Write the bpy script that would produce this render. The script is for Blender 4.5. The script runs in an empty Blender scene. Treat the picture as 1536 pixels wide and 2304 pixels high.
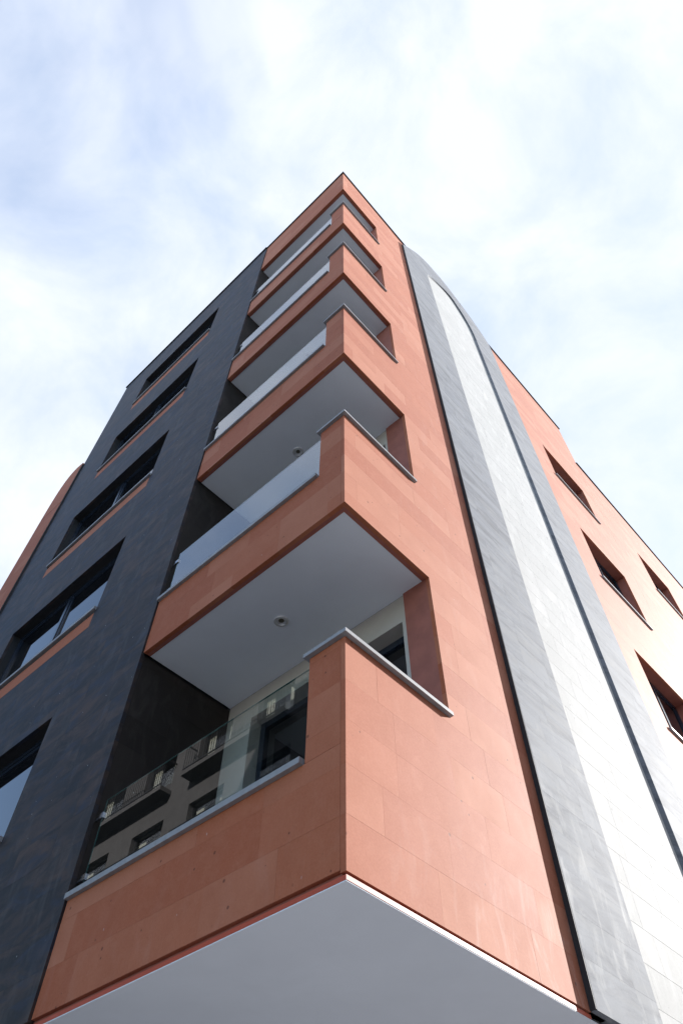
import bpy, bmesh, math, random
from mathutils import Vector
R = random.Random(11)
SC = bpy.context.scene
COL = SC.collection
G = 0.45                      # height of the pavement in the measured frame; everything is lowered by it

# ------------------------------------------------------------------ camera
CAMP = Vector((-2.5427, -2.3037, 2.1346 - G)); YAW, PITCH, ROLL = 0.7437, 0.9566, 0.0016
FW = Vector((math.cos(YAW)*math.cos(PITCH), math.sin(YAW)*math.cos(PITCH), math.sin(PITCH)))
RT = Vector((math.sin(YAW), -math.cos(YAW), 0)); UP = RT.cross(FW)
RT, UP = RT*math.cos(ROLL) + UP*math.sin(ROLL), UP*math.cos(ROLL) - RT*math.sin(ROLL)
cd = bpy.data.cameras.new('camera'); cam = bpy.data.objects.new('camera', cd); COL.objects.link(cam)
cd.sensor_fit = 'VERTICAL'; cd.sensor_height = 36.0; cd.lens = 1618.55*36/2304
cd.clip_start = .05; cd.clip_end = 4000
from mathutils import Matrix
cam.matrix_world = Matrix(((RT.x, UP.x, -FW.x, CAMP.x), (RT.y, UP.y, -FW.y, CAMP.y), (RT.z, UP.z, -FW.z, CAMP.z), (0, 0, 0, 1)))
SC.camera = cam

# ------------------------------------------------------------------ sky, sun, exposure
SUN = Vector((3.5, -1.0, 1.78)).normalized()
EL = math.asin(SUN.z); AZ = math.atan2(SUN.x, SUN.y)
W = bpy.data.worlds.new('World'); SC.world = W; W.use_nodes = True
nt = W.node_tree; N = nt.nodes; L = nt.links
for n in list(N): N.remove(n)
out = N.new('ShaderNodeOutputWorld'); bg = N.new('ShaderNodeBackground'); bg.inputs[1].default_value = 0.15
L.new(bg.outputs[0], out.inputs[0])
sky = N.new('ShaderNodeTexSky'); sky.sky_type = 'NISHITA'; sky.sun_disc = False
sky.sun_elevation = EL; sky.sun_rotation = AZ; sky.air_density = 1.0; sky.dust_density = 1.0; sky.ozone_density = 1.5
tc = N.new('ShaderNodeTexCoord')
def wmath(op, a, b=None):
    m = N.new('ShaderNodeMath'); m.operation = op
    for i, v in enumerate((a, b)):
        if v is None: continue
        if isinstance(v, (int, float)): m.inputs[i].default_value = v
        else: L.new(v, m.inputs[i])
    return m.outputs[0]
mp = N.new('ShaderNodeMapping'); L.new(tc.outputs['Generated'], mp.inputs[0])
mp.inputs['Location'].default_value = (1.9, 4.4, 0.6); mp.inputs['Rotation'].default_value = (0, 0, 0.5); mp.inputs['Scale'].default_value = (1.0, 1.0, 1)
n1 = N.new('ShaderNodeTexNoise'); L.new(mp.outputs[0], n1.inputs[0])
n1.inputs['Scale'].default_value = 2.6; n1.inputs['Detail'].default_value = 5; n1.inputs['Roughness'].default_value = .45; n1.inputs['Distortion'].default_value = .35
n2 = N.new('ShaderNodeTexNoise'); L.new(mp.outputs[0], n2.inputs[0])
n2.inputs['Scale'].default_value = 5.0; n2.inputs['Detail'].default_value = 9; n2.inputs['Roughness'].default_value = .58; n2.inputs['Distortion'].default_value = .3
dt = N.new('ShaderNodeVectorMath'); dt.operation = 'DOT_PRODUCT'; L.new(tc.outputs['Generated'], dt.inputs[0]); dt.inputs[1].default_value = SUN
ramp = N.new('ShaderNodeValToRGB'); L.new(wmath('ADD', n1.outputs[0], wmath('MULTIPLY', wmath('SUBTRACT', dt.outputs['Value'], .25), .9)), ramp.inputs[0])
ramp.color_ramp.elements[0].position = .20; ramp.color_ramp.elements[0].color = (.06, .06, .06, 1)
ramp.color_ramp.elements[1].position = .50; ramp.color_ramp.elements[1].color = (1, 1, 1, 1)
soft = wmath('MULTIPLY', ramp.outputs[0], wmath('ADD', wmath('MULTIPLY', n2.outputs[0], .45), .72))
soft = wmath('MINIMUM', soft, 1.0)
cl = N.new('ShaderNodeMix'); cl.data_type = 'RGBA'; cl.inputs[6].default_value = (1.88, 2.14, 2.62, 1); cl.inputs[7].default_value = (2.42, 2.56, 2.85, 1)
cf = N.new('ShaderNodeMapRange'); L.new(n2.outputs[0], cf.inputs[0]); cf.inputs[1].default_value = .34; cf.inputs[2].default_value = .62
L.new(cf.outputs[0], cl.inputs[0])
mx = N.new('ShaderNodeMix'); mx.data_type = 'RGBA'
L.new(soft, mx.inputs[0]); L.new(sky.outputs[0], mx.inputs[6]); L.new(cl.outputs[2], mx.inputs[7])
L.new(mx.outputs[2], bg.inputs[0])
sd = bpy.data.lights.new('sun', 'SUN'); sd.energy = 5.0; sd.angle = math.radians(.5); sd.color = (1, .975, .94)
so = bpy.data.objects.new('sun', sd); COL.objects.link(so); so.location = (30, -20, 40)
so.rotation_euler = (-SUN).to_track_quat('-Z', 'Y').to_euler()
vs = SC.view_settings; vs.view_transform = 'Standard'; vs.look = 'None'; vs.exposure = 1.45; vs.gamma = 1; vs.use_curve_mapping = False
SC.render.engine = 'CYCLES'

# ------------------------------------------------------------------ materials
def mat(name):
    m = bpy.data.materials.new(name); m.use_nodes = True
    t = m.node_tree; b = t.nodes['Principled BSDF']
    return m, t, b
def nd(t, kind, **kw):
    n = t.nodes.new(kind)
    for k, v in kw.items():
        if k in n.inputs.keys(): 
            n.inputs[k].default_value = v
        else: setattr(n, k, v)
    return n
def mixc(t, fac, a, b, mode='MIX'):
    n = t.nodes.new('ShaderNodeMix'); n.data_type = 'RGBA'; n.blend_type = mode
    for i, v in ((0, fac), (6, a), (7, b)):
        if hasattr(v, 'links'): t.links.new(v, n.inputs[i])
        elif i == 0: n.inputs[0].default_value = v
        else: n.inputs[i].default_value = (*v, 1)
    return n.outputs[2]
def mth(t, op, a, b=0.0, clamp=False):
    n = t.nodes.new('ShaderNodeMath'); n.operation = op; n.use_clamp = clamp
    for i, v in enumerate((a, b)):
        if hasattr(v, 'links'): t.links.new(v, n.inputs[i])
        else: n.inputs[i].default_value = v
    return n.outputs[0]
def rng(t, v, a, b, c=0.0, d=1.0):
    n = t.nodes.new('ShaderNodeMapRange'); n.clamp = True
    t.links.new(v, n.inputs[0])
    for i, x in enumerate((a, b, c, d)): n.inputs[i+1].default_value = x
    return n.outputs[0]
def noise(t, co, scale, detail=5, rough=.55, dist=0.0):
    n = t.nodes.new('ShaderNodeTexNoise'); t.links.new(co, n.inputs[0])
    n.inputs['Scale'].default_value = scale; n.inputs['Detail'].default_value = detail
    n.inputs['Roughness'].default_value = rough; n.inputs['Distortion'].default_value = dist
    return n.outputs[0]
def coords(t, stretch=(1, 1, 1), shift=None):
    c = t.nodes.new('ShaderNodeTexCoord').outputs['Object']
    mpn = t.nodes.new('ShaderNodeMapping'); t.links.new(c, mpn.inputs[0]); mpn.inputs['Scale'].default_value = stretch
    if shift is not None:
        cb = t.nodes.new('ShaderNodeCombineXYZ')
        for i in range(3): t.links.new(mth(t, 'MULTIPLY', shift, 17.3 + 9.1*i), cb.inputs[i])
        t.links.new(cb.outputs[0], mpn.inputs['Location'])
    return mpn.outputs[0], c

def stone(name, dark, mid, pale, rough=.6, spec=.5, pits=.5, smear=(.8, .78, .75), smear_amt=.5, vein=None, bump=.15, stretch=(1, 1, 1), zs=None, specks=0.0, grain=70, streak=None, streakx=None, sheen=0.0):
    """clad stone: every slab's own tone comes from the mesh attribute tint, then mottling, pits, lime smears, dust specks"""
    m, t, b = mat(name)
    at = t.nodes.new('ShaderNodeAttribute'); at.attribute_name = 'tint'; tint = at.outputs['Fac']
    co, raw = coords(t, stretch, tint)
    flat = coords(t)[0]
    cr = t.nodes.new('ShaderNodeValToRGB'); t.links.new(tint, cr.inputs[0])
    e = cr.color_ramp.elements; e[0].position = 0; e[0].color = (*dark, 1); e[1].position = 1; e[1].color = (*pale, 1)
    x = cr.color_ramp.elements.new(.5); x.color = (*mid, 1)
    c = cr.outputs[0]
    big = noise(t, co, 2.3, 6, .6, .4)
    c = mixc(t, rng(t, big, .3, .7, 0, .55), c, tuple(v*.80 for v in mid), 'MIX')
    c = mixc(t, rng(t, noise(t, co, 11, 6, .65, .6), .45, .75, 0, .35), c, pale)
    fine = noise(t, flat, grain, 4, .7)
    c = mixc(t, rng(t, fine, .3, .75, .0, .30), c, tuple(min(1, v*1.35) for v in pale))
    if streakx:
        st = coords(t, (.35, 1, 1.9), tint)[0]; streak = streakx
    elif streak:
        st = coords(t, (1, .5, 1.5), tint)[0]
    if streak:
        c = mixc(t, rng(t, noise(t, st, 2.6, 8, .7, .9), .44, .66, 0, .9), c, streak[0])
        c = mixc(t, rng(t, noise(t, st, 3.7, 7, .65, .8), .50, .66, 0, .8), c, streak[1])
    if vein:
        wv = noise(t, co, 5, 8, .65, 1.6)
        c = mixc(t, rng(t, wv, .52, .60, 0, .7), c, vein)
    h = fine
    if pits:
        vo = t.nodes.new('ShaderNodeTexVoronoi'); t.links.new(flat, vo.inputs[0]); vo.inputs['Scale'].default_value = 16
        sp = t.nodes.new('ShaderNodeSeparateColor'); t.links.new(vo.outputs['Color'], sp.inputs[0])
        pick = rng(t, sp.outputs[0], .93, .95)
        size = mth(t, 'MULTIPLY', sp.outputs[1], .20)
        near = rng(t, mth(t, 'SUBTRACT', size, vo.outputs['Distance']), 0, .05)
        pit = mth(t, 'MULTIPLY', pick, near)
        c = mixc(t, mth(t, 'MULTIPLY', pit, pits), c, tuple(v*.28 for v in dark))
        h = mth(t, 'SUBTRACT', fine, mth(t, 'MULTIPLY', pit, 1.5))
    if smear_amt:
        sm = noise(t, coords(t, (1.6, 1.6, .55))[0], 3.4, 8, .68, .7)
        k = rng(t, sm, .52, .76, 0, smear_amt)
        if zs:
            spz = t.nodes.new('ShaderNodeSeparateXYZ'); t.links.new(raw, spz.inputs[0])
            k = mth(t, 'MULTIPLY', k, rng(t, spz.outputs[0], .2, 1.6, .12, 1.0)); k = mth(t, 'MULTIPLY', k, rng(t, mth(t, 'ADD', spz.outputs[2], mth(t, 'MULTIPLY', big, 1.2)), zs[0], zs[1], 1.0, .12))
        c = mixc(t, k, c, smear)
    if specks:
        v2 = t.nodes.new('ShaderNodeTexVoronoi'); t.links.new(coords(t, (1, 1, .55))[0], v2.inputs[0]); v2.inputs['Scale'].default_value = 13
        s2 = t.nodes.new('ShaderNodeSeparateColor'); t.links.new(v2.outputs['Color'], s2.inputs[0])
        dot = mth(t, 'MULTIPLY', rng(t, s2.outputs[2], .80, .82), rng(t, mth(t, 'SUBTRACT', mth(t, 'MULTIPLY', s2.outputs[0], .075), v2.outputs['Distance']), 0, .02))
        c = mixc(t, mth(t, 'MULTIPLY', dot, specks), c, (.6, .6, .6))
    t.links.new(c, b.inputs['Base Color'])
    b.inputs['Specular IOR Level'].default_value = spec
    b.inputs['Sheen Weight'].default_value = sheen; b.inputs['Sheen Roughness'].default_value = .55
    t.links.new(rng(t, mth(t, 'ADD', big, mth(t, 'MULTIPLY', tint, .25)), .3, 1.0, rough-.02, rough+.04), b.inputs['Roughness'])
    bn = t.nodes.new('ShaderNodeBump'); bn.inputs['Strength'].default_value = bump; bn.inputs['Distance'].default_value = .004
    t.links.new(h, bn.inputs['Height']); t.links.new(bn.outputs[0], b.inputs['Normal'])
    return m

def plain(name, col, rough=.6, metal=0.0, spec=.5, var=.12, scale=6, bump=0.0):
    m, t, b = mat(name)
    co = coords(t)[0]
    c = mixc(t, rng(t, noise(t, co, scale, 6, .6, .3), .3, .7), tuple(v*(1-var) for v in col), tuple(min(1, v*(1+var)) for v in col))
    t.links.new(c, b.inputs['Base Color']); b.inputs['Roughness'].default_value = rough; b.inputs['Metallic'].default_value = metal
    b.inputs['Specular IOR Level'].default_value = spec
    if bump:
        bn = t.nodes.new('ShaderNodeBump'); bn.inputs['Strength'].default_value = bump; bn.inputs['Distance'].default_value = .003
        t.links.new(noise(t, co, 60, 4, .6), bn.inputs['Height']); t.links.new(bn.outputs[0], b.inputs['Normal'])
    return m

def glass(name, tint=(.82, .90, .88), ior=1.5, rough=0.0):
    m = bpy.data.materials.new(name); m.use_nodes = True; t = m.node_tree
    for n in list(t.nodes): t.nodes.remove(n)
    o = t.nodes.new('ShaderNodeOutputMaterial'); mixs = t.nodes.new('ShaderNodeMixShader'); fr = t.nodes.new('ShaderNodeFresnel'); fr.inputs[0].default_value = ior
    ge = t.nodes.new('ShaderNodeNewGeometry'); t.links.new(rng(t, ge.outputs['Backfacing'], 0, 1, ior, 1/ior), fr.inputs[0])
    tr = t.nodes.new('ShaderNodeBsdfTransparent'); tr.inputs[0].default_value = (*tint, 1)
    gl = t.nodes.new('ShaderNodeBsdfGlossy'); gl.inputs['Roughness'].default_value = rough
    f2 = mth(t, 'DIVIDE', mth(t, 'MULTIPLY', fr.outputs[0], 2.0), mth(t, 'ADD', fr.outputs[0], 1.0))
    t.links.new(mth(t, 'MULTIPLY', f2, mth(t, 'SUBTRACT', 1.0, ge.outputs['Backfacing'])), mixs.inputs[0]); t.links.new(tr.outputs[0], mixs.inputs[1]); t.links.new(gl.outputs[0], mixs.inputs[2]); t.links.new(mixs.outputs[0], o.inputs[0])
    return m

M = {}
M['red'] = stone('red_tuff', (.325, .070, .020), (.375, .098, .036), (.43, .155, .082), rough=.80, spec=.38, sheen=.06, pits=.7, smear_amt=.38, zs=(4.0, 5.0), specks=.35)
M['dark'] = stone('dark_basalt', (.011, .010, .012), (.019, .017, .020), (.036, .029, .029), rough=.58, spec=.30, pits=.3, smear=(.12, .115, .115), smear_amt=.4, bump=.10, specks=.8, streak=((.080, .050, .040), (.024, .030, .052)))
M['return'] = stone('dark_brown_basalt', (.018, .014, .012), (.024, .019, .016), (.036, .028, .024), rough=.6, spec=.3, pits=.3, smear=(.12, .105, .095), smear_amt=.3, bump=.12, specks=.8)
M['grey'] = stone('grey_basalt', (.145, .158, .185), (.175, .187, .212), (.205, .216, .238), rough=.84, spec=.22, sheen=.05, pits=.4, smear=(.50, .50, .49), smear_amt=.75, zs=(4.9, 6.6), streakx=((.085, .092, .11), (.20, .205, .215)), specks=.6, bump=.12)
M['white'] = stone('white_travertine', (.42, .42, .41), (.44, .44, .43), (.47, .465, .455), spec=.15, rough=.85, pits=.55, smear=(.8, .8, .78), smear_amt=.3, bump=.2, stretch=(1, 1, .4))
M['brown'] = plain('red_stone_backing', (.33, .112, .08), .75, var=.15, bump=.2)
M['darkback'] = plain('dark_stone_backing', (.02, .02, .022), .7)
M['paint'] = plain('white_soffit_paint', (.82, .86, .92), .7, var=.03, scale=2, bump=.05)
M['cream'] = plain('cream_render', (.50, .46, .41), .8, var=.06, scale=3, bump=.15)
M['trim'] = plain('orange_red_trim_paint', (.46, .07, .025), .5, var=.08, spec=.6)
M['coping'] = plain('pale_grey_stone_coping', (.28, .28, .29), .55, var=.12, scale=20, bump=.1)
M['cap'] = plain('dark_metal_roof_cap', (.035, .03, .03), .5, metal=.3)
M['frame'] = plain('dark_window_frame', (.018, .026, .042), .22, var=.1, spec=.8)
M['pane'] = plain('dark_window_pane', (.006, .007, .009), .01, var=.02, spec=1.0)
M['steel'] = plain('brushed_steel', (.6, .6, .62), .25, metal=1.0)
M['lampring'] = plain('white_lamp_ring', (.85, .85, .85), .35, var=.02, metal=.6)
M['lampcup'] = plain('grey_lamp_cup', (.10, .09, .06), .3)
M['glass'] = glass('railing_glass', (.86, .92, .92), 2.2)
M['clear'] = glass('clear_glass', (.9, .93, .92))
M['edge'] = plain('green_glass_edge', (.10, .20, .18), .15)
M['asphalt'] = plain('asphalt', (.10, .10, .105), .85, var=.25, scale=12, bump=.4)
M['paving'] = plain('paving', (.15, .15, .16), .8, var=.15, scale=5, bump=.3)
M['kerb'] = plain('kerb_stone', (.28, .27, .26), .8, var=.15, scale=7, bump=.3)
M['ground'] = plain('ground_soil', (.20, .20, .20), .9, var=.3, scale=1, bump=.3)
M['plaster'] = plain('grey_plaster', (.26, .25, .24), .85, var=.1, scale=2, bump=.2)
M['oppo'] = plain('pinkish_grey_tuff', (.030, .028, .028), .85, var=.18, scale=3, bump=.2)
M['curtain'] = plain('cream_curtain', (.28, .25, .21), .9, var=.06)
M['iron'] = plain('black_iron', (.02, .02, .022), .5, metal=.5)
M['paintline'] = plain('white_road_paint', (.72, .72, .70), .7, var=.12, scale=9)

# ------------------------------------------------------------------ mesh helpers
class MB:
    def __init__(s): s.v = []; s.f = []; s.t = []
    def prism(s, pts, axis, a, b, tint=.5):
        """pts: ccw-or-cw outline in the other two axes; extruded along axis from a to b"""
        n = len(pts); o = len(s.v)
        for d in (a, b):
            for (p, q) in pts:
                s.v.append({0: (d, p, q), 1: (p, d, q), 2: (p, q, d)}[axis])
        s.f.append(tuple(range(o, o+n))); s.f.append(tuple(range(o+2*n-1, o+n-1, -1)))
        for i in range(n):
            j = (i+1) % n; s.f.append((o+i, o+n+i, o+n+j, o+j))
        s.t += [tint]*(n+2)
    def box(s, x0, x1, y0, y1, z0, z1, tint=.5):
        s.prism([(x0, y0), (x1, y0), (x1, y1), (x0, y1)], 2, z0, z1, tint)
    def tube(s, c, r0, r1, z0, z1, n=28):
        """ring: outer radius r1, inner radius r0"""
        o = len(s.v)
        for (r, z) in ((r1, z1), (r1, z0), (r0, z0), (r0, z1)):
            for i in range(n):
                a = 2*math.pi*i/n; s.v.append((c[0]+r*math.cos(a), c[1]+r*math.sin(a), z))
        for k in range(4):
            for i in range(n):
                j = (i+1) % n; k2 = (k+1) % 4
                s.f.append((o+k*n+i, o+k*n+j, o+k2*n+j, o+k2*n+i)); s.t.append(.5)
    def cyl(s, c, r, z0, z1, n=20, axis=2):
        s.prism([(c[0]+r*math.cos(2*math.pi*i/n), c[1]+r*math.sin(2*math.pi*i/n)) for i in range(n)], axis, z0, z1)
    def build(s, name, m, parent=None, smooth=False):
        me = bpy.data.meshes.new(name)
        me.from_pydata([(x, y, z-G) for x, y, z in s.v], [], s.f)
        at = me.attributes.new('tint', 'FLOAT', 'FACE'); at.data.foreach_set('value', s.t)
        bm = bmesh.new(); bm.from_mesh(me); bmesh.ops.recalc_face_normals(bm, faces=bm.faces[:]); bm.to_mesh(me); bm.free()
        me.materials.append(M[m])
        if smooth:
            for p in me.polygons: p.use_smooth = True
        o = bpy.data.objects.new(name, me); COL.objects.link(o); o.parent = parent
        return o
def tag(o, label=None, cat=None, group=None, kind=None):
    for k, v in (('label', label), ('category', cat), ('group', group), ('kind', kind)):
        if v: o[k] = v
    return o
def empty(name, label, cat, loc=(0, 0, 0), group=None):
    e = bpy.data.objects.new(name, None); COL.objects.link(e); e.location = loc
    e.empty_display_size = .5
    return tag(e, label, cat, group)
def subtract(rects, hole):
    """rects and hole are (a0,a1,z0,z1)"""
    res = []; h0, h1, k0, k1 = hole
    for (a0, a1, z0, z1) in rects:
        if h0 >= a1 or h1 <= a0 or k0 >= z1 or k1 <= z0: res.append((a0, a1, z0, z1)); continue
        if k0 > z0: res.append((a0, a1, z0, k0))
        if k1 < z1: res.append((a0, a1, k1, z1))
        m0, m1 = max(z0, k0), min(z1, k1)
        if h0 > a0: res.append((a0, h0, m0, m1))
        if h1 < a1: res.append((h1, a1, m0, m1))
    return [r for r in res if r[1]-r[0] > .004 and r[3]-r[2] > .004]
def pix(p):
    d = Vector((p[0], p[1], p[2]-G)) - CAMP; z = max(d.dot(FW), .05)
    return 341 + 719*d.dot(RT)/z, 512 - 719*d.dot(UP)/z, d.dot(FW)
def shown(face, pos, r):
    """rough picture area of a slab, clipped to the frame"""
    pts = []
    for a in (r[0], r[1]):
        for z in (r[2], r[3]): pts.append(pix((a, pos, z) if face == 'y' else (pos, a, z)))
    if min(p[2] for p in pts) < .1: return 0
    x0, y0 = pts[0][:2]; x1, y1 = pts[1][:2]; x2, y2 = pts[3][:2]; x3, y3 = pts[2][:2]
    ar = abs((x0*y1-x1*y0)+(x1*y2-x2*y1)+(x2*y3-x3*y2)+(x3*y0-x0*y3))/2
    cx = sum(p[0] for p in pts)/4; cy = sum(p[1] for p in pts)/4
    ox = max(0, -cx, cx-682); oy = max(0, -cy, cy-1024)
    return ar/(1+ox+oy)**2
CH = .305; Z0 = 3.985
SLABS = []     # (material key, face, front position, depth sign, thickness, rects, tint, parent)
def clad(key, face, front, back, region, holes, parent, widths=(.61, .61, .92), seed=1, gap=.0008):
    """split a wall region (a0,a1,z0,z1) into courses of slabs with open holes"""
    rr = random.Random(seed); a0, a1, z0, z1 = region
    k = math.floor((z0-Z0)/CH)
    while Z0 + k*CH < z1 - .01:
        zz0 = max(z0, Z0+k*CH); zz1 = min(z1, Z0+(k+1)*CH)
        if zz1-zz0 < .06 and zz1 >= z1-.01: k += 1; continue
        a = a0 - rr.choice((0, .3, .15, .45)); 
        while a < a1 - .01:
            w = rr.choice(widths); b0, b1 = max(a, a0), min(a+w, a1)
            if a1-b1 < .12: b1 = a1; w = a1-a
            if b1-b0 > .02:
                rects = [(b0+gap/2, b1-gap/2, zz0+gap/2, zz1-gap/2)]
                for h in holes: rects = subtract(rects, h)
                if rects:
                    t = rr.random(); t = .5+(t-.5)*.95
                    if rr.random() < .14: t = rr.choice((.02, .95))
                    j = rr.uniform(-.0003, .0003)
                    SLABS.append((key, face, front+j, back, rects, t, parent))
            a += w
        k += 1
def slab_mesh(mb, s):
    key, face, front, back, rects, t, parent = s
    for (a0, a1, z0, z1) in rects:
        if face == 'y': mb.box(a0, a1, min(front, back), max(front, back), z0, z1, t)
        else: mb.box(min(front, back), max(front, back), a0, a1, z0, z1, t)

# ------------------------------------------------------------------ the setting: ground, road, pavement
mb = MB(); mb.box(-400, 400, -400, 400, G-.5, G-.16); tag(mb.build('ground', 'ground'), kind='structure')
mb = MB(); mb.box(-7.0, -3.4, -200, 200, G-.155, G-.13); mb.box(-3.4, 200, -9.5, -3.6, G-.155, G-.13)
tag(mb.build('road', 'asphalt'), kind='structure')
pv = MB(); pv.box(-3.2, 24, -3.4, 14, G-.155, G); pav = tag(pv.build('pavement', 'paving'), kind='structure')
pv = MB(); pv.box(-9.0, -7.2, -60, 60, G-.155, G); tag(pv.build('pavement', 'paving'), kind='structure')
kb = MB(); kb.box(-3.4, -3.2, -3.6, 14, G-.155, G+.006); kb.box(-3.2, 24, -3.6, -3.4, G-.155, G+.006); kb.box(-7.2, -7.0, -60, 60, G-.155, G+.006)
tag(kb.build('kerb', 'kerb'), kind='structure')
ln = MB()
for i in range(-8, 12): ln.box(-5.26, -5.14, i*5.0, i*5.0+2.6, G-.1285, G-.126)
tag(ln.build('road_marking', 'paintline'), kind='structure')

# ------------------------------------------------------------------ measured levels of the building
B = [4.0, 7.158, 10.35, 13.543, 16.696]; RB, RTOP = 19.806, 21.65
XJ, YD = 1.14, 2.693
bld = empty('apartment_building', 'tall apartment block clad in red and dark stone with stacked corner balconies', 'building')
XL0, XL1, XR0, XR1 = 2.24, 3.20, 5.10, 6.08       # legs of the grey arch
XE, ZLOW = 9.76, 19.62                            # step in the roof line
WR = [(7.10, 8.92, 15.85, 17.26), (7.08, 8.86, 12.28, 13.87), (7.0, 8.8, 8.82, 10.45), (7.0, 8.8, 5.5, 7.1),
      (11.70, 13.44, 15.78, 17.35), (11.68, 13.40, 12.30, 13.90), (11.68, 13.4, 8.9, 10.5)]
WL = [(4.25, 7.18, 5.79, 7.21), (4.25, 7.18, 8.90, 10.45), (4.25, 7.18, 12.10, 13.66), (4.25, 7.18, 15.34, 16.90), (4.25, 7.18, 18.54, 20.10)]

# ---- sunlit red wall
holes = [(-1, XJ, B[k]+1.57, (B+[RB])[k+1]) for k in range(5)] + WR
mb = MB()
for reg in ((XJ+.003, 9.76, 4.0, RTOP-.034), (9.7601, 22, 4.0, ZLOW-.034)):
    rects = [reg]
    for h in WR: rects = subtract(rects, (h[0]-.003, h[1]+.003, h[2]-.003, h[3]+.003))
    for (a0, a1, z0, z1) in rects: mb.box(a0, a1, .0025, .31, z0+(.004 if z0 < 4.1 else 0), z1)
redwall = mb.build('red_wall', 'brown', bld)
clad('red', 'y', 0, .04, (0, 2.42, 3.985, RTOP-.03), holes, redwall, seed=5)
clad('red', 'y', 0, .04, (5.8, 9.76, 3.985, RTOP-.03), holes, redwall, seed=6)
clad('red', 'y', 0, .04, (9.763, 22, 3.985, ZLOW-.03), holes, redwall, seed=7)

# ---- grey arch and white infill
outer = [(2.24, 21.30), (2.36, 21.47), (2.74, 22.08), (3.14, 22.56), (3.58, 22.80), (4.04, 22.88), (4.4, 22.85), (4.73, 22.70), (5.04, 22.55), (5.33, 22.36), (5.68, 22.06), (5.98, 21.66), (6.08, 21.2), (6.08, 20.6)]
inner = [(3.20, 20.9), (3.22, 21.15), (3.38, 21.38), (3.66, 21.60), (3.98, 21.80), (4.26, 21.92), (4.46, 21.90), (4.64, 21.68), (4.79, 21.44), (4.91, 21.2), (5.0, 20.95), (5.06, 20.7), (5.09, 20.4), (5.10, 20.1)]
def resample(pl, n):
    d = [0]
    for a, b in zip(pl, pl[1:]): d.append(d[-1]+math.dist(a, b))
    r = []
    for i in range(n+1):
        s = d[-1]*i/n; k = 0
        while k < len(pl)-2 and d[k+1] < s: k += 1
        f = (s-d[k])/(d[k+1]-d[k]); r.append((pl[k][0]+(pl[k+1][0]-pl[k][0])*f, pl[k][1]+(pl[k+1][1]-pl[k][1])*f))
    return r
def smoothp(pl, it=2):
    for _ in range(it):
        q = [pl[0]]
        for a, b in zip(pl, pl[1:]): q += [(a[0]*.75+b[0]*.25, a[1]*.75+b[1]*.25), (a[0]*.25+b[0]*.75, a[1]*.25+b[1]*.75)]
        pl = q+[pl[-1]]
    return pl
FA, WF = -.045, -.006
oc = resample(smoothp(outer), 48); ic = resample(smoothp(inner), 48)
mb = MB(); mb.box(2.45, 5.9, .045, .30, 4.0, RTOP-.04)
for i in range(0, 48, 4):
    mb.prism(oc[i:i+5]+ic[i:i+5][::-1], 1, .0425, .25)
arch = mb.build('stone_arch', 'darkback', bld)
clad('grey', 'y', FA, .04, (XL0, XL1, 3.985, 20.9), [], arch, widths=(.48, .96), seed=21)
rr = random.Random(4)
k = 0
while Z0+k*CH < 20.1:
    z0 = Z0+k*CH; z1 = min(z0+CH, 20.1); mid = XR0+.06+rr.choice((.46, .92, .61))
    for (a0, a1) in ((XR0, mid), (mid, XR1)):
        if a1-a0 > .05: SLABS.append(('greychamfer' if a0 == XR0 else 'grey', 'y', FA, .04, [(a0+(.0 if a0 == XR0 else .0006), min(a1, XR1)-.0006, z0+.0006, z1-.0006)], rr.random(), arch))
    k += 1
mb = MB(); mb.box(XL0-.009, XL0-.0005, FA+.001, -.0005, 3.99, 21.25); mb.build('shade_strip', 'darkback', arch)  # dark strip paints the shade on the leg's side face
NV = 12; vst = 48//NV
for i in range(NV):
    mb = MB(); j = i*vst
    t = rr.random()
    poly = oc[j:j+vst+1]+ic[j:j+vst+1][::-1]
    if i == 0: poly = [(XL0, 20.902), ] + oc[0:vst+1] + ic[0:vst+1][::-1]
    if i == NV-1: poly = oc[j:] + [(XR1, 20.102), (XR0, 20.102)] + ic[j:-1][::-1]
    mb.prism(poly, 1, FA+rr.uniform(-.0008, .0008), .04, t)
    mb.build('grey_stone_slab', 'grey', arch)
mb = MB(); mb.box(3.0, 5.3, .041, .044, 4.0, 21.0)
wpan = mb.build('white_panel', 'darkback', bld)
clad('white', 'y', WF, .04, (3.12, 5.24, 3.985, 20.15), [], wpan, widths=(.53, 1.06), seed=31, gap=.003)
mb = MB(); mb.prism([(3.12, 20.152), (5.24, 20.152), (5.2, 21.0), (4.9, 21.65), (4.46, 22.1), (4.26, 22.12), (3.9, 22.0), (3.4, 21.6), (3.12, 21.4)], 1, WF, .04, .6); mb.build('white_stone_slab', 'white', wpan)

# ---- dark shaded wall with ribbon windows, and its return inside the loggias
DX = -.02; YE = 8.62
mb = MB()
rects = [(2.742, YE-.02, 4.0, RTOP-.03)]
for h in WL: rects = subtract(rects, h)
for (a0, a1, z0, z1) in rects: mb.box(.022, .30, a0, a1, z0, z1)
darkwall = mb.build('dark_wall', 'darkback', bld)
aprons = [(4.27, 7.16, h[2]-.30, h[2]-.05) for h in WL]
wl_h = WL + [(4.27, 7.16, h[2]-.30, h[2]+.001) for h in WL]
clad('dark', 'x', DX, .02, (2.697, YE, 3.985, RTOP-.03), wl_h, darkwall, widths=(.61, .92, 1.22), seed=41)
for (a0, a1, z0, z1) in aprons:
    mb = MB(); mb.box(DX-.001, .02, a0, a1, z0, z1, R.random()); mb.build('window_apron', 'red', darkwall)
mb = MB(); mb.box(.0225, 1.158, 2.741, 2.9, 4.0, RTOP-.03)
ret = mb.build('loggia_side_wall', 'darkback', bld)
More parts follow.
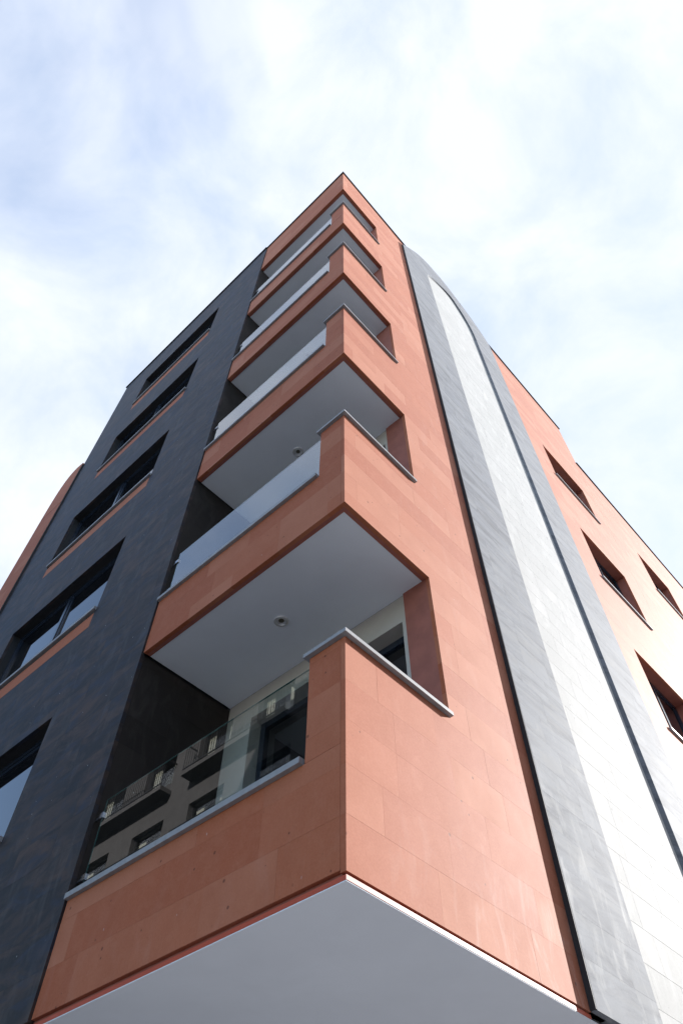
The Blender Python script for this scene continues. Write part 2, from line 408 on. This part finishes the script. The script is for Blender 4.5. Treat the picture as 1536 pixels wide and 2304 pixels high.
clad('return', 'y', 2.70, 2.738, (.0215, 1.157, 3.985, RB+.1), [(0, 2, B[k]-.02, B[k]+.3) for k in range(5)], ret, widths=(.61, 1.2), seed=43)
# red rounded wing beyond the dark wall
prof = smoothp([(8.60, 4.0), (8.60, 17.30), (8.90, 17.34), (9.12, 17.28), (9.30, 17.0), (9.39, 16.5), (9.42, 15.7), (9.42, 4.0)], 0)
top = smoothp([(8.60, 17.28), (8.90, 17.36), (9.14, 17.28), (9.32, 16.95), (9.40, 16.4), (9.42, 15.6)], 2)
mb = MB(); mb.prism([(8.66, 4.0)]+[(8.66, 17.2)]+[(y-.05, z-.05) for y, z in top if y > 8.75]+[(9.37, 4.0)], 0, -.01, 6.0)
wing = mb.build('rounded_red_wing', 'brown', bld)
mb = MB(); mb.box(-.058, DX-.0005, 8.575, 8.5995, 4.0, 17.2); mb.build('wing_shade_strip', 'darkback', wing)  # dark strip stands in for shade on the wing's side face
z = 15.6; k = 0
mb = MB(); mb.prism([(8.60, 15.602)]+top+[], 0, -.06, -.012, .4); mb.build('red_stone_slab', 'red', wing)
k = 0
rr = random.Random(8)
while Z0+k*CH < 15.6-.05:
    z0 = Z0+k*CH; z1 = min(z0+CH, 15.6)
    sp = 8.6+rr.choice((.3, .52, .61))
    for (a0, a1) in ((8.60, sp), (sp, 9.42)): SLABS.append(('red', 'x', -.06, -.012, [(a0+.0006, a1-.0006, z0+.0006, z1-.0006)], rr.random(), wing))
    k += 1

# ---- balconies
def coping_piece(mb, *a): mb.box(*a)
for k in range(5):
    b = B[k]; nxt = (B+[RB])[k+1]; tp = b+.74
    mb = MB(); mb.box(.0805, 1.159, .0805, 2.699, b+.012, b+.30)
    bal = mb.build('balcony', 'paint', bld)
    mb = MB()
    mb.box(.0025, .08, .0805, YD-.001, b+.004, tp)                       # long side, carries the glass
    mb.box(.0025, .08, .0805, .325, tp, b+1.574)                     # pier
    mb.box(.0025, 1.139, .0025, .08, b+.004, b+1.57)                 # short side on the sunlit face
    mb.box(.0802, .15, .1505, YD, b+.3005, tp); mb.box(.0802, 1.139, .0802, .15, b+.3005, b+1.57); mb.box(.0802, .15, .1505, .325, tp, b+1.57)
    par = mb.build('parapet', 'brown', bal)
    clad('red', 'x', 0, .04, (.0415, YD, b, tp), [], bal, seed=60+k)
    clad('red', 'x', 0, .04, (.0415, .326, tp+.001, b+1.57), [], bal, seed=70+k, widths=(.61,))
    mb = MB(); mb.box(-.035, .16, .34, YD+.001, tp, tp+.042); mb.build('coping', 'coping', bal)
    mb = MB(); mb.box(-.035, 1.14, -.035, .16, b+1.574, b+1.606); mb.box(-.035, .16, .1605, .358, b+1.574, b+1.606); mb.build('coping', 'coping', bal)
    mb = MB(); mb.box(.030, .042, .332, 2.61, tp+.036, tp+.78); gp = mb.build('glass_panel', 'glass', bal)
    mb = MB(); mb.box(.0305, .0415, .334, 2.608, tp+.7802, tp+.782); mb.box(.0305, .0415, 2.6102, 2.612, tp+.037, tp+.78); mb.build('glass_edge', 'edge', bal)
    for z in (tp+.15, tp+.64):
        mb = MB(); mb.box(.018, .054, 2.585, 2.64, z-.022, z+.022); mb.box(.028, .044, 2.64, 2.702, z-.012, z+.012); mb.build('glass_clamp', 'steel', bal)
    # cream back wall of the loggia with its glazed door
    fl = b+.30
    mb = MB(); dh = nxt-.31
    for r_ in subtract([(.312, 2.70, fl, nxt+.01)], (.36, 2.33, fl-.1, dh)): mb.box(1.16, 1.36, r_[0], r_[1], r_[2], r_[3])
    bw = mb.build('loggia_wall', 'cream', bld)
    mb = MB()
    for (y0, y1) in ((.36, .43), (1.30, 1.40), (2.26, 2.33)): mb.box(1.30, 1.37, y0, y1, fl, dh)
    for (y0, y1) in ((.43, 1.30), (1.40, 2.26)): mb.box(1.305, 1.368, y0, y1, dh-.07, dh); mb.box(1.305, 1.368, y0, y1, fl, fl+.12)
    dr = mb.build('balcony_door', 'frame', bld)
    for (y0, y1) in ((.43, 1.30), (1.40, 2.26)):
        mb = MB(); mb.box(1.33, 1.345, y0, y1, fl+.12, dh-.07); mb.build('pane', 'pane', dr)
    mb = MB(); mb.box(1.27, 1.30, 1.34, 1.36, fl+1.0, fl+1.14); mb.build('handle', 'steel', dr)
# soffits get a recessed downlight each (in the ceiling above every balcony)
for k in range(5):
    zc = (B+[RB])[k+1]+.012
    mb = MB(); mb.tube((.62, 1.385), .046, .070, zc-.016, zc+.004)
    dl = mb.build('downlight', 'lampring', bld, True)
    mb = MB(); mb.tube((.62, 1.385), .028, .042, zc-.004, zc-.001); mb.build('lamp_cup', 'lampring', dl, True)
    mb = MB(); mb.cyl((.62, 1.385), .029, zc-.003, zc-.0008); mb.build('lamp_lens', 'lampcup', dl)
# roof over the top loggia
mb = MB(); mb.box(.0805, 1.159, .0805, 2.699, RB+.012, RB+.30); roof = mb.build('roof_slab', 'paint', bld)
mb = MB(); mb.box(.0025, .08, .0805, YD-.001, RB+.004, RTOP-.03); mb.box(.0025, 1.139, .0025, .08, RB+.004, RTOP-.03); mb.build('roof_fascia', 'brown', roof)
clad('red', 'x', 0, .04, (.0415, YD, RB, RTOP-.03), [], roof, seed=90)
mb = MB(); mb.box(-.03, 2.42, -.03, .32, RTOP-.03, RTOP+.012); mb.box(-.03, .32, .3205, YD, RTOP-.03, RTOP+.012)
mb.build('roof_coping', 'cap', bld)
mb = MB(); mb.box(DX-.03, .32, YD+.001, YE+.03, RTOP-.03, RTOP+.010); mb.build('roof_coping', 'cap', bld)
mb = MB(); mb.box(5.85, XE+.03, -.03, .32, RTOP-.03, RTOP+.012); mb.build('roof_coping', 'cap', bld)
mb = MB(); mb.box(XE+.005, 22.2, -.03, .32, ZLOW-.03, ZLOW+.012); mb.build('roof_coping', 'cap', bld)
# body behind the cladding
mb = MB(); mb.box(1.37, XE, .312, 2.95, 4.0, RTOP-.3); mb.box(.31, XE, 2.951, YE-.05, 4.0, RTOP-.3); mb.box(.05, XE, .33, 2.70, RB+.31, RTOP-.3); mb.box(XE+.001, 21.9, .312, 9, 4.0, ZLOW-.3)
mb.build('building_core', 'plaster', bld)
# underside of the overhang
mb = MB(); mb.box(.055, 21.9, .055, 9.3, 3.9455, 3.975); mb.box(.0065, 21.9, .0065, 9.3, 3.939, 3.945); mb.build('overhang_soffit', 'paint', bld)
mb = MB(); mb.box(.004, .054, .0545, 9.3, 3.9452, 3.970); mb.box(.004, 2.235, .004, .054, 3.9452, 3.970); mb.build('soffit_trim', 'trim', bld)
mb = MB(); mb.box(.028, .0535, .0545, 9.3, 3.9705, 3.9995); mb.box(.028, 2.235, .028, .0535, 3.9705, 3.9995); mb.build('trim_groove', 'brown', bld)
mb = MB(); mb.box(.0545, 21.9, .0545, 9.3, 3.9755, 3.999); mb.build('overhang_slab', 'plaster', bld)
mb = MB()
for r_ in subtract(subtract([(2.3, 21.5, G, 3.944)], (4, 6.5, G, 3.0)), (8, 12, G+.6, 3.2)): mb.box(r_[0], r_[1], 2.3, 2.6, r_[2], r_[3])
for r_ in subtract([(2.601, 9.0, G, 3.944)], (4, 7, G+.6, 3.2)): mb.box(2.3, 2.6, r_[0], r_[1], r_[2], r_[3])
mb.build('ground_floor_wall', 'cream', bld)
for (a, kind) in (((4, 6.5, G, 3.0), 'y'), ((8, 12, G+.6, 3.2), 'y'), ((4, 7, G+.6, 3.2), 'x')):
    mb = MB(); g = MB(); a0, a1, z0, z1 = a
    def bx(m_, p0, p1, q0, q1, d0, d1):
        if kind == 'y': m_.box(p0, p1, d0, d1, q0, q1)
        else: m_.box(d0, d1, p0, p1, q0, q1)
    n = 3; w = (a1-a0)/n
    for i in range(n+1): bx(mb, a0+i*w-(.04 if i else 0), a0+i*w+(.04 if i < n else 0), z0, z1, 2.40, 2.48)
    bx(mb, a0+.041, a1-.041, z1-.08, z1, 2.405, 2.475)
    bx(g, a0, a1, z0, z1-.081, 2.435, 2.445)
    f = mb.build('shop_window', 'frame', bld); g.build('pane', 'pane', f)

# ---- windows
def window(face, a0, a1, z0, z1, wall0, frame0, mull, sill_over):
    """face 'y': wall plane y=0, 'x': wall plane x. frame0 = depth of frame"""
    def bx(m_, p0, p1, d0, d1, q0, q1):
        if face == 'y': m_.box(p0, p1, d0, d1, q0, q1)
        else: m_.box(d0, d1, p0, p1, q0, q1)
    mb = MB(); f0, f1 = frame0, frame0+.07
    bx(mb, a0, a0+.06, f0, f1, z0, z1); bx(mb, a1-.06, a1, f0, f1, z0, z1)
    bx(mb, a0+.0605, a1-.0605, f0, f1, z1-.06, z1); bx(mb, a0+.0605, a1-.0605, f0, f1, z0, z0+.06)
    fr = mb.build('window', 'frame', bld)
    edges = [a0+.06]+[e for m_ in mull for e in (m_-.035, m_+.035)]+[a1-.06]
    for m_ in mull:
        mb = MB(); bx(mb, m_-.035, m_+.035, f0-.004, f1, z0+.0605, z1-.0605); mb.build('mullion', 'frame', fr)
    for p0, p1 in zip(edges[::2], edges[1::2]):
        mb = MB(); s = .05
        bx(mb, p0+.002, p0+s, f0+.012, f1-.01, z0+.062, z1-.062); bx(mb, p1-s, p1-.002, f0+.012, f1-.01, z0+.062, z1-.062)
        bx(mb, p0+s+.0005, p1-s-.0005, f0+.012, f1-.01, z0+.062, z0+.11); bx(mb, p0+s+.0005, p1-s-.0005, f0+.012, f1-.01, z1-.11, z1-.062)
        mb.build('sash', 'frame', fr)
        mb = MB(); bx(mb, p0+s-.005, p1-s+.005, f0+.03, f0+.038, z0+.105, z1-.105); mb.build('pane', 'pane', fr)
    mb = MB(); bx(mb, a0-.001 if face == 'x' else a0-.03, a1+.001 if face == 'x' else a1+.05, wall0-.035, frame0+.03, z0-.05, z0-.002)
    mb.build('sill', 'coping', fr)
    return fr
for (a0, a1, z0, z1) in WR:
    # keep the pieces of the sill that would run into the wall inside the opening
    window('y', a0+.004, a1-.004, z0+.05, z1-.004, 0, .19, [(a0+a1)/2], 0)
for (a0, a1, z0, z1) in WL:
    window('x', a0+.004, a1-.004, z0+.05, z1-.004, DX, .12, [5.75], 0)

# ---- cut stone slabs: the 300 largest in view per kind as objects, the rest joined
NAMES = {'return': 'brown_stone_slab', 'red': 'red_stone_slab', 'dark': 'dark_stone_slab', 'grey': 'grey_stone_slab', 'white': 'white_stone_slab'}
groups = {}
for s in SLABS:
    key = 'grey' if s[0] == 'greychamfer' else s[0]
    groups.setdefault(key, []).append((max(shown(s[1], s[2], r) for r in s[4]), s))
used = {'grey': NV, 'white': 1, 'red': 1}
for key, lst in groups.items():
    lst.sort(key=lambda q: -q[0]); lim = 298-used.get(key, 0)
    for a, s in lst[:lim]:
        mb = MB()
        if s[0] == 'greychamfer':
            (a0, a1, z0, z1) = s[4][0]
            mb.prism([(a0, .04), (a0-.06, WF+.002), (a0-.06, WF-.001), (a0, FA), (a1, FA), (a1, .04)], 2, z0, z1, s[5])
        else: slab_mesh(mb, s)
        mb.build(NAMES[key], key, s[6])
    rest = MB()
    for a, s in lst[lim:]:
        s2 = s; slab_mesh(rest, s2)
    if rest.v: tag(rest.build(NAMES[key]+'s', key, bld), kind='stuff')

# ------------------------------------------------------------------ the house across the street (seen in the glass)
opp = empty('house', 'long pinkish grey stone house with railed balconies across the street', 'building', (-14, 18, 0))
def P(mb, name, m, parent=None, smooth=False):
    o = mb.build(name, m, parent or opp, smooth)
    if not parent: o.location = (14, -18, 0)
    return o
OX, OY0, OY1, OZ = -9.0, 9.3, 27.0, 17.8
wins = []
for fl in range(6):
    for c in range(0, 6): wins.append((10.3+c*2.8, 11.9+c*2.8, 1.3+fl*3.0, 3.0+fl*3.0))
mb = MB(); rects = [(OY0, OY1, G, OZ)]
for h in wins: rects = subtract(rects, h)
for r_ in rects: mb.box(OX-.3, OX, *r_)
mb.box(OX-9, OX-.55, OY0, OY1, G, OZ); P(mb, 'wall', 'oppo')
mb = MB(); mb.box(OX-9.2, OX+.35, OY0-.2, OY1+.2, OZ, OZ+.25); P(mb, 'cornice', 'oppo')
for (a0, a1, z0, z1) in wins:
    mb = MB(); mb.box(OX-.2, OX-.14, a0, a0+.07, z0, z1); mb.box(OX-.2, OX-.14, a1-.07, a1, z0, z1); mb.box(OX-.2, OX-.14, a0+.071, a1-.071, z1-.07, z1); mb.box(OX-.2, OX-.14, a0+.071, a1-.071, z0, z0+.07)
    w = P(mb, 'window', 'iron')
    mb = MB(); mb.box(OX-.18, OX-.172, a0+.06, a1-.06, z0+.06, z1-.06); g_ = P(mb, 'pane', 'clear', w)
    for (c0, c1) in ((a0+.08, a0+.45), (a1-.42, a1-.08)):
        mb = MB(); n = 9
        pts = [(OX-.30+.018*(i % 2), c0+(c1-c0)*i/n) for i in range(n+1)]
        mb.prism(pts+[(x-.006, y) for x, y in pts[::-1]], 2, z0+.08, z1-.06); P(mb, 'curtain', 'curtain', w)
for fl in (2, 3, 4, 5):
    for y0 in (10.2, 15.8, 21.4):
        z = .95+fl*3.0
        mb = MB(); mb.box(OX, OX+.45, y0, y0+4.6, z-.15, z); s_ = P(mb, 'balcony_slab', 'oppo')
        mb = MB(); mb.box(OX+.40, OX+.44, y0, y0+4.6, z+.98, z+1.02); mb.box(OX, OX+.399, y0, y0+.04, z+.98, z+1.02); mb.box(OX, OX+.399, y0+4.56, y0+4.6, z+.98, z+1.02)
        mb.box(OX+.405, OX+.435, y0, y0+4.6, z+.08, z+.11)
        P(mb, 'handrail', 'iron', s_)
        mb = MB()
        for i in range(40): mb.box(OX+.412, OX+.428, y0+.03+i*.116, y0+.046+i*.116, z, z+.98)
        P(mb, 'railing', 'iron', s_)

# ------------------------------------------------------------------ unseen houses added across the cross street to cut fill light
def added_house(x0, x1, h, key, label):
    e = empty('house', label, 'building', ((x0+x1)/2, -14, 0))
    off = (-(x0+x1)/2, 14, 0); FY = -12.0
    n = int((x1-x0)/3); w = (x1-x0)/n; fls = int(h/3.1)
    hs = [(x0+w*i+.8, x0+w*i+w-.8, G+.9+f*3.1, G+2.5+f*3.1) for i in range(n) for f in range(fls)]
    rects = [(x0, x1, G-.1, G+h)]
    for q in hs: rects = subtract(rects, q)
    mb = MB()
    for r_ in rects: mb.box(r_[0], r_[1], FY-.3, FY, r_[2], r_[3])
    mb.box(x0, x1, FY-9, FY-.31, G-.1, G+h); o = mb.build('wall', key, e); o.location = off
    mb = MB(); mb.box(x0-.1, x1+.1, FY-9.1, FY+.3, G+h, G+h+.2); o = mb.build('cornice', 'coping', e); o.location = off
    for (a0, a1, z0, z1) in hs:
        mb = MB(); mb.box(a0, a0+.06, FY-.2, FY-.14, z0, z1); mb.box(a1-.06, a1, FY-.2, FY-.14, z0, z1); mb.box(a0+.061, a1-.061, FY-.2, FY-.14, z1-.06, z1); mb.box(a0+.061, a1-.061, FY-.2, FY-.14, z0, z0+.06)
        o = mb.build('window', 'coping', e); o.location = off
        mb = MB(); mb.box(a0+.05, a1-.05, FY-.18, FY-.172, z0+.05, z1-.05); mb.build('pane', 'pane', o)
added_house(-14, 1, 12.8, 'oppo', 'unseen pinkish grey stone house with a flat cornice, added to cut fill light')
added_house(1.3, 20, 10.0, 'plaster', 'unseen lower grey plastered house added beside a stone house to cut fill light')

# unseen block added behind the rounded wing to shade the house across the street
e = empty('house', 'unseen plain grey plastered block added behind the rounded red wing for its shadow', 'building', (7, 20, 0))
hs = [(11+3.2*i, 12.6+3.2*i, G+1.2+3.1*f, G+2.9+3.1*f) for i in range(6) for f in range(6)]
rects = [(9.6, 31, G-.1, 19.3)]
for q in hs: rects = subtract(rects, q)
mb = MB()
for r_ in rects: mb.box(1.6, 1.9, *r_)
mb.box(1.91, 12, 9.6, 31, G-.1, 19.3); o = mb.build('wall', 'plaster', e); o.location = (-7, -20, 0)
for (a0, a1, z0, z1) in hs:
    mb = MB(); mb.box(1.75, 1.8, a0, a0+.07, z0, z1); mb.box(1.75, 1.8, a1-.07, a1, z0, z1); mb.box(1.75, 1.8, a0+.071, a1-.071, z1-.07, z1); mb.box(1.75, 1.8, a0+.071, a1-.071, z0, z0+.07)
    o = mb.build('window', 'coping', e); o.location = (-7, -20, 0)
    mb = MB(); mb.box(1.77, 1.78, a0+.06, a1-.06, z0+.06, z1-.06); mb.build('pane', 'pane', o)
